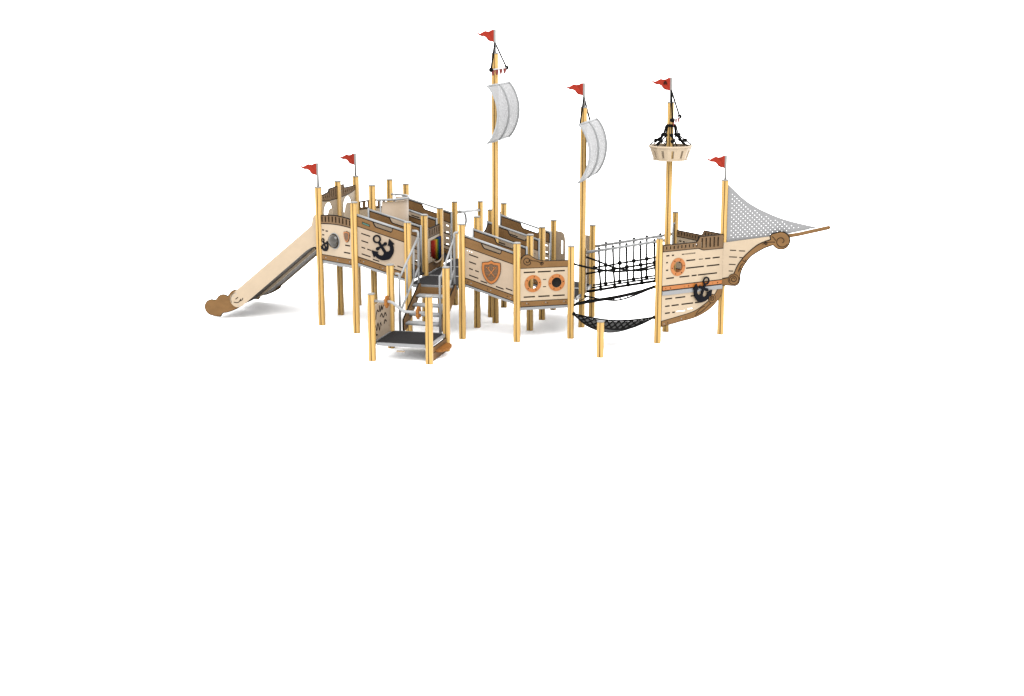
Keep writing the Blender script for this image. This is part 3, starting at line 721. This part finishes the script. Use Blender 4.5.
# ------------------------------------------------------------------ crow's nest
x, y = P['M3'][0] + .012, P['M3'][1]
nest = thing('crows_nest', (x, y, 3.10), "cream slotted tub with black ropes near the top of the third mast", "crow's nest")
b = MB(); n = 12; rt, rb, zt, zb = .383, .305, 3.345, 3.125
for k in range(n):
    a0 = 2 * PI * k / n; a1 = 2 * PI * (k + 1) / n
    def Q(u, v, o):
        r = (rb + (rt - rb) * v) + o; p0 = Vector((math.cos(a0), math.sin(a0))); p1 = Vector((math.cos(a1), math.sin(a1))); p = p0.lerp(p1, u)
        return Vector((x + r * p.x, y + r * p.y, zb + (zt - zb) * v))
    us = [0, .38, .62, 1]; vv = [0, .16, .78, 1]
    for i in range(3):
        for j in range(3):
            if i == 1 and j == 1:
                for (ua, va), (ub, vb) in (((.38, .16), (.62, .16)), ((.62, .16), (.62, .78)), ((.62, .78), (.38, .78)), ((.38, .78), (.38, .16))):
                    b.add([Q(ua, va, 0), Q(ub, vb, 0), Q(ub, vb, -.02), Q(ua, va, -.02)], [(0, 3, 2, 1)], 'slots')
                continue
            c = [(us[i], vv[j]), (us[i + 1], vv[j]), (us[i + 1], vv[j + 1]), (us[i], vv[j + 1])]
            b.add([Q(u, v, 0) for u, v in c], [(0, 1, 2, 3)], 'cream'); b.add([Q(u, v, -.02) for u, v in c], [(3, 2, 1, 0)], 'cream')
b.build('tub_wall', nest)
b = MB(); b.lathe((x, y, 0), [(.352, 3.345), (.392, 3.345), (.392, 3.378), (.352, 3.378), (.352, 3.345)], 'cream', 36); b.build('rim', nest)
b = MB(); b.lathe((x, y, 0), [(.05, 3.115), (.31, 3.115), (.31, 3.138), (.05, 3.138)], 'cream', 36); b.build('floor', nest)
b = MB(); b.lathe((x, y, 0), [(.066, 3.70), (.066, 3.75), (.078, 3.75), (.088, 3.735), (.088, 3.72), (.078, 3.70), (.066, 3.70)], 'rope', 20); b.build('rope_collar', nest)
for k in range(8):
    a = R(15) + 2 * PI * k / 8; pt = lambda r, z, da=0: Vector((x + r * math.cos(a + da), y + r * math.sin(a + da), z))
    b = MB(); b.tube(smooth([pt(.09, 3.73), pt(.125, 3.60), pt(.16, 3.54), pt(.27, 3.46), pt(.372, 3.385)], 5), .012, 'rope', 6)
    b.ball(pt(.145, 3.56), .036, 'rope'); b.ball(pt(.265, 3.462), .036, 'rope')
    b.tube([pt(.145, 3.56), pt(.20, 3.44, .3), pt(.27, 3.385, .3)], .0115, 'rope', 6); b.build('rope', nest)

# ------------------------------------------------------------------ slide
sl = thing('double_slide', (P['P1'][0] - 1.2, 1.5, 0), 'cream double slide with brown scalloped ends running down from the stern tower', 'slide')
X0 = P['P1'][0]
def lowz(s, d=0): return 1.347 - d - .838 * (s - .324)
def side(yy, th=.03):
    fr = Fr((X0 - (.05 if yy > 1 else 0), yy), (X0 - 1, yy))
    up = smooth([(.055, 2.03), (.09, 2.05), (.125, 2.03), (.155, 1.96), (.168, 1.88), (.20, 1.825), (.30, 1.742)], 5)
    cir = circ((1.715, .385), .15, 18, R(55), R(-125)) if False else [(1.715 + .15 * math.cos(t), .385 + .15 * math.sin(t)) for t in [R(50) - R(180) * i / 18 for i in range(19)]]
    dd = .03 if 1 < yy < 2 else 0
    low = smooth([(1.42, .432 - dd), (.8, lowz(.8, dd)), (.45, lowz(.45, dd)), (.324, 1.347 - dd), (.24, 1.405), (.157, 1.445), (.055, 1.46)], 4)
    b = MB(); b.plate(fr, up + [(1.23, .975), (1.74, .555)] + cir[2:] + [(1.60, .285)] + low, 'cream', th, 0)
    for off in (th / 2 + .001, -th / 2 - .001):
        b.tube([fr.p(s, z, off) for s, z in circ((1.715, .385), .135, 14, R(-30), R(75))], .005, 'edge', 6)
        for ln in ([(1.79, .33), (1.70, .33), (1.64, .40)], [(1.75, .39), (1.70, .43)], [(1.66, .36), (1.62, .38), (1.60, .42)], ): b.tube([fr.p(s, z, off) for s, z in smooth(ln, 5)], .008, 'edge', 6)
        for s, z in ((1.74, .49), (1.80, .44), (1.70, .27)): b.tube([fr.p(s, z, off - .002), fr.p(s, z, off + .002)], .011, 'metal', 8)
    b.build('side_panel', sl)
for yy in (.565, 1.5, 2.435): side(yy)
def wave_end(yy):
    fr = Fr((X0, yy), (X0 - 1, yy))
    up = []
    for c, r, a0, a1 in (((1.74, .425), .165, 20, 128), ((2.01, .315), .150, 62, 140), ((2.265, .20), .157, 68, 222)):
        up += [(c[0] - r * math.cos(R(a)), c[1] + r * math.sin(R(a))) for a in [a0 + (a1 - a0) * i / 14 for i in range(15)]] if False else []
    arc = lambda c, r, a0, a1, n=12: [(c[0] + r * math.cos(R(a0 + (a1 - a0) * i / n)), c[1] + r * math.sin(R(a0 + (a1 - a0) * i / n))) for i in range(n + 1)]
    ol = [(1.58, .42)] + arc((1.76, .41), .150, 150, 25) + arc((2.02, .315), .147, 128, 22) + arc((2.26, .20), .155, 112, -70) + [(2.20, .028), (2.10, .028), (2.075, .06), (2.05, .095)] + smooth([(2.03, .10), (1.90, .135), (1.75, .20), (1.62, .28)], 4)
    b = MB(); b.edged(fr, ol, 'brown', .03, 0, .008); b.build('wave_board', sl)
for yy in (.60, 2.40): wave_end(yy)
for ya, yb in ((.585, 1.485), (1.515, 2.415)):
    prof = [(.03, 1.36), (.12, 1.44), (.22, 1.47), (.324, 1.43)] + [(s, lowz(s) + .105) for s in (.45, .7, 1.0, 1.3, 1.5, 1.66)] + [(1.76, .255), (1.90, .205), (2.25, .18)]
    prof = smooth(prof, 4); vs = []; fs = []
    for dz in (0, -.03):
        for s, z in prof:
            for yy in (ya, yb): vs.append(Vector((X0 - s, yy, z + dz)))
    n = len(prof)
    for i in range(n - 1):
        fs += [(2 * i, 2 * i + 1, 2 * i + 3, 2 * i + 2), (2 * n + 2 * i + 1, 2 * n + 2 * i, 2 * n + 2 * i + 2, 2 * n + 2 * i + 3)]
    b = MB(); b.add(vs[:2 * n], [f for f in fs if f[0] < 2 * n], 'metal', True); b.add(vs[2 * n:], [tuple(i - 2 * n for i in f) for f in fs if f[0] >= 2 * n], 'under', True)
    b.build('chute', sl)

# ------------------------------------------------------------------ rear rope bridge
xa, xb = P['M2'][0], P['M3'][0]
br = thing('rope_bridge', ((xa + xb) / 2, 2.0, .6), 'rope bridge with two grey handrails and upright black netting, leading to the bow', 'rope bridge')
def rise(s, z0, z1): return z0 + (z1 - z0) * s / (xb - xa)
LB = xb - xa
for yy, z0, z1, ss, yb_, lz in ((1.5, 1.377, 1.678, (.309, .568, .815, 1.07, 1.325), 1.56, (.64, .955)), (2.5, 1.34, 1.648, (.256, .524, .790, 1.035, 1.285), 2.33, (.62, .93))):
    b = MB(); b.tube([(xa + .03, yy, z0 + .006), (xb - .03, yy, z1 - .006)], .027, 'metal', 10); b.build('handrail', br)
    for s in ss:
        b = MB(); zt = rise(s, z0, z1); zl = rise(s + .03, *lz); zm = zt - .385; ym = yy + (yb_ - yy) * .3
        T = (xa + s, yy, zt); Md = (xa + s + .012, ym, zm); Bt = (xa + s + .035, yb_, zl)
        b.tube([T, Md, Bt], .020, 'rope', 6)
        b.tube([(xa + s, yy, zt - .07), (xa + s, yy, zt + .03)], .020, 'rope', 8); b.ball((xa + s, yy, zt + .035), .025, 'rope'); b.ball(Md, .043, 'rope'); b.ball(Bt, .040, 'rope')
        b.build('rope', br)
    b = MB(); ym = yy + (yb_ - yy) * .3
    b.tube([(xa + .05, ym, rise(.05, z0, z1) - .40), (xb - .05, ym, rise(LB - .05, z0, z1) - .385)], .019, 'rope', 6); b.ball((xa + .05, ym, rise(.05, z0, z1) - .40), .036, 'rope'); b.build('rope', br)
    for dz, dy in ((0, 0), (-.03, .10 if yy < 2 else -.10)):
        b = MB(); b.tube([(xa + .05, yb_ + dy, rise(.05, *lz) + dz), (xb - .05, yb_ + dy, rise(LB - .05, *lz) + dz)], .018, 'rope', 6); b.build('rope', br)

# ------------------------------------------------------------------ front rope crossing
fb = thing('rope_crossing', ((xa + xb) / 2, 1.0, .6), 'slack black ropes with narrow walking net strung in front of the railed rope bridge', 'rope crossing')
def rope(pts, r=.019, k=6):
    b = MB(); b.tube(smooth(pts, k), r, 'rope', 6); b.build('rope', fb); return b
rope([(xa + .05, .5, 1.335), (xa + .374, .5, 1.275), (xa + .8, .5, 1.235), (xa + 1.2, .5, 1.29), (xb - .05, .5, 1.385)])
rope([(xa + .05, 1.5, 1.314), (xa + .331, 1.5, 1.223), (xa + .573, 1.5, 1.135), (xa + .833, 1.5, 1.098), (xa + 1.07, 1.5, 1.096), (xa + 1.346, 1.5, 1.16), (xb - .05, 1.5, 1.25)])
lowA = smooth([(xa + .06, .52, .595), (xa + .4, .56, .665), (xa + .78, .62, .735), (xa + 1.2, .56, .86), (xb - .05, .52, .985)], 6)
lowB = smooth([(xa + .06, 1.48, .58), (xa + .4, 1.42, .545), (xa + .72, 1.36, .56), (xa + 1.08, 1.42, .685), (xb - .05, 1.48, .90)], 6)
lowA2 = [(p[0], p[1] + .10, p[2] + .015) for p in lowA]
for pp_ in (lowA, lowB, lowA2):
    b = MB(); b.tube(pp_, .016, 'rope', 6); b.build('rope', fb)
b = MB()
for i in range(0, len(lowA) - 1, 2):
    j = min(i + 1, len(lowA) - 1); b.tube([lowA[i], lowA2[j]], .010, 'rope', 6); b.tube([lowA2[i], lowB[j]], .008, 'rope', 6)
b.build('walking_net', fb)
for p_ in (lowA[0], lowB[0], lowA[-1], lowB[-1], (xa + .05, .5, 1.335), (xa + .05, 1.5, 1.314)):
    b = MB(); b.ball(p_, .03, 'rope'); b.build('end_ball', fb)

# ------------------------------------------------------------------ hammock
A = Vector((P['C3'][0] + .06, P['C3'][1] - .03, .445)); Bq = Vector((P['B1'][0] - .06, P['B1'][1] - .03, .455)); Cq = Vector((P['H'][0], P['H'][1] + .06, .50))
hm = thing('hammock', ((A.x + Bq.x) / 2, .1, .2), 'black net hammock slung between two deck posts and the short post in front', 'hammock')
def hp(a, b_, c):
    """barycentric point with sag; edges also curve inwards"""
    p = A * a + Bq * b_ + Cq * c
    cen = (A + Bq + Cq) / 3
    e = a * b_ + b_ * c + c * a
    p = p.lerp(cen, .40 * e)
    p.z -= .34 * a * b_ + .50 * b_ * c + .46 * a * c + 1.75 * a * b_ * c
    return p
n = 12; vs = {}; lst = []; fs = []
for i in range(n + 1):
    for j in range(n + 1 - i):
        vs[i, j] = len(lst); lst.append(hp(i / n, j / n, 1 - (i + j) / n) - Vector((0, 0, .018)))
for i in range(n):
    for j in range(n - i):
        fs.append((vs[i, j], vs[i + 1, j], vs[i, j + 1]))
        if i + j < n - 1: fs.append((vs[i + 1, j], vs[i + 1, j + 1], vs[i, j + 1]))
b = MB(); b.add(lst, fs, 'net', True); b.build('liner', hm)
b = MB()
for i in range(1, n):
    b.tube([hp(i / n, t / 10 * (1 - i / n), (1 - t / 10) * (1 - i / n)) for t in range(11)], .010, 'rope', 6)
    b.tube([hp(t / 10 * (1 - i / n), i / n, (1 - t / 10) * (1 - i / n)) for t in range(11)], .010, 'rope', 6)
b.build('net', hm)
b = MB()
for q in ((1, 0, 0, 0, 1, 0), (0, 1, 0, 0, 0, 1), (0, 0, 1, 1, 0, 0)):
    b.tube([hp(*(q[k] + (q[k + 3] - q[k]) * t / 16 for k in range(3))) for t in range(17)], .016, 'rope', 8)
b.build('border_rope', hm)
for q in (A, Bq, Cq): b = MB(); b.ball(q, .036, 'rope'); b.build('end_ball', hm)

# ------------------------------------------------------------------ ground
g = 160
M['ground'] = mat('white_floor', (.96, .96, .96), .9, spec=0.)
b = MB(); b.add([(-g, -g, -.012), (g, -g, -.012), (g, g, -.012), (-g, g, -.012)], [(0, 1, 2, 3)], 'ground'); gr = b.build('ground'); gr['kind'] = 'structure'

# ------------------------------------------------------------------ light
w = bpy.data.worlds.new('World'); scn.world = w; w.use_nodes = True
bg = w.node_tree.nodes['Background']; bg.inputs['Color'].default_value = (1, 1, 1, 1); bg.inputs['Strength'].default_value = 1.98
def area(name, loc, tgt, size, power):
    l = bpy.data.lights.new(name, 'AREA'); l.shape = 'DISK'; l.size = size; l.energy = power; l.color = (1, .985, .96)
    o = bpy.data.objects.new(name, l); COL.objects.link(o); o.location = loc
    o.rotation_euler = (Vector(tgt) - Vector(loc)).to_track_quat('-Z', 'Y').to_euler(); return o
area('key_lamp', (8, -22, 38), (0, 1, 0), 34, 14500)

# ------------------------------------------------------------------ camera (principal point = image centre)
f, th, yaw = 1459.53, .2243, .2440
cam = bpy.data.cameras.new('camera'); co = bpy.data.objects.new('camera', cam); COL.objects.link(co)
cam.sensor_width = 36; cam.lens = f / 1024 * 36; cam.clip_start = .1; cam.clip_end = 1000
co.location = (6.514, -24.5166, 5.6321); co.rotation_euler = (PI / 2 - th, 0, yaw)
scn.camera = co
scn.view_settings.view_transform = 'Standard'; scn.view_settings.look = 'None'; scn.view_settings.exposure = 1.0; scn.view_settings.gamma = 1
scn.render.resolution_x = 1024; scn.render.resolution_y = 696
for o in bpy.data.objects:
    if 'wl' in o: del o['wl']
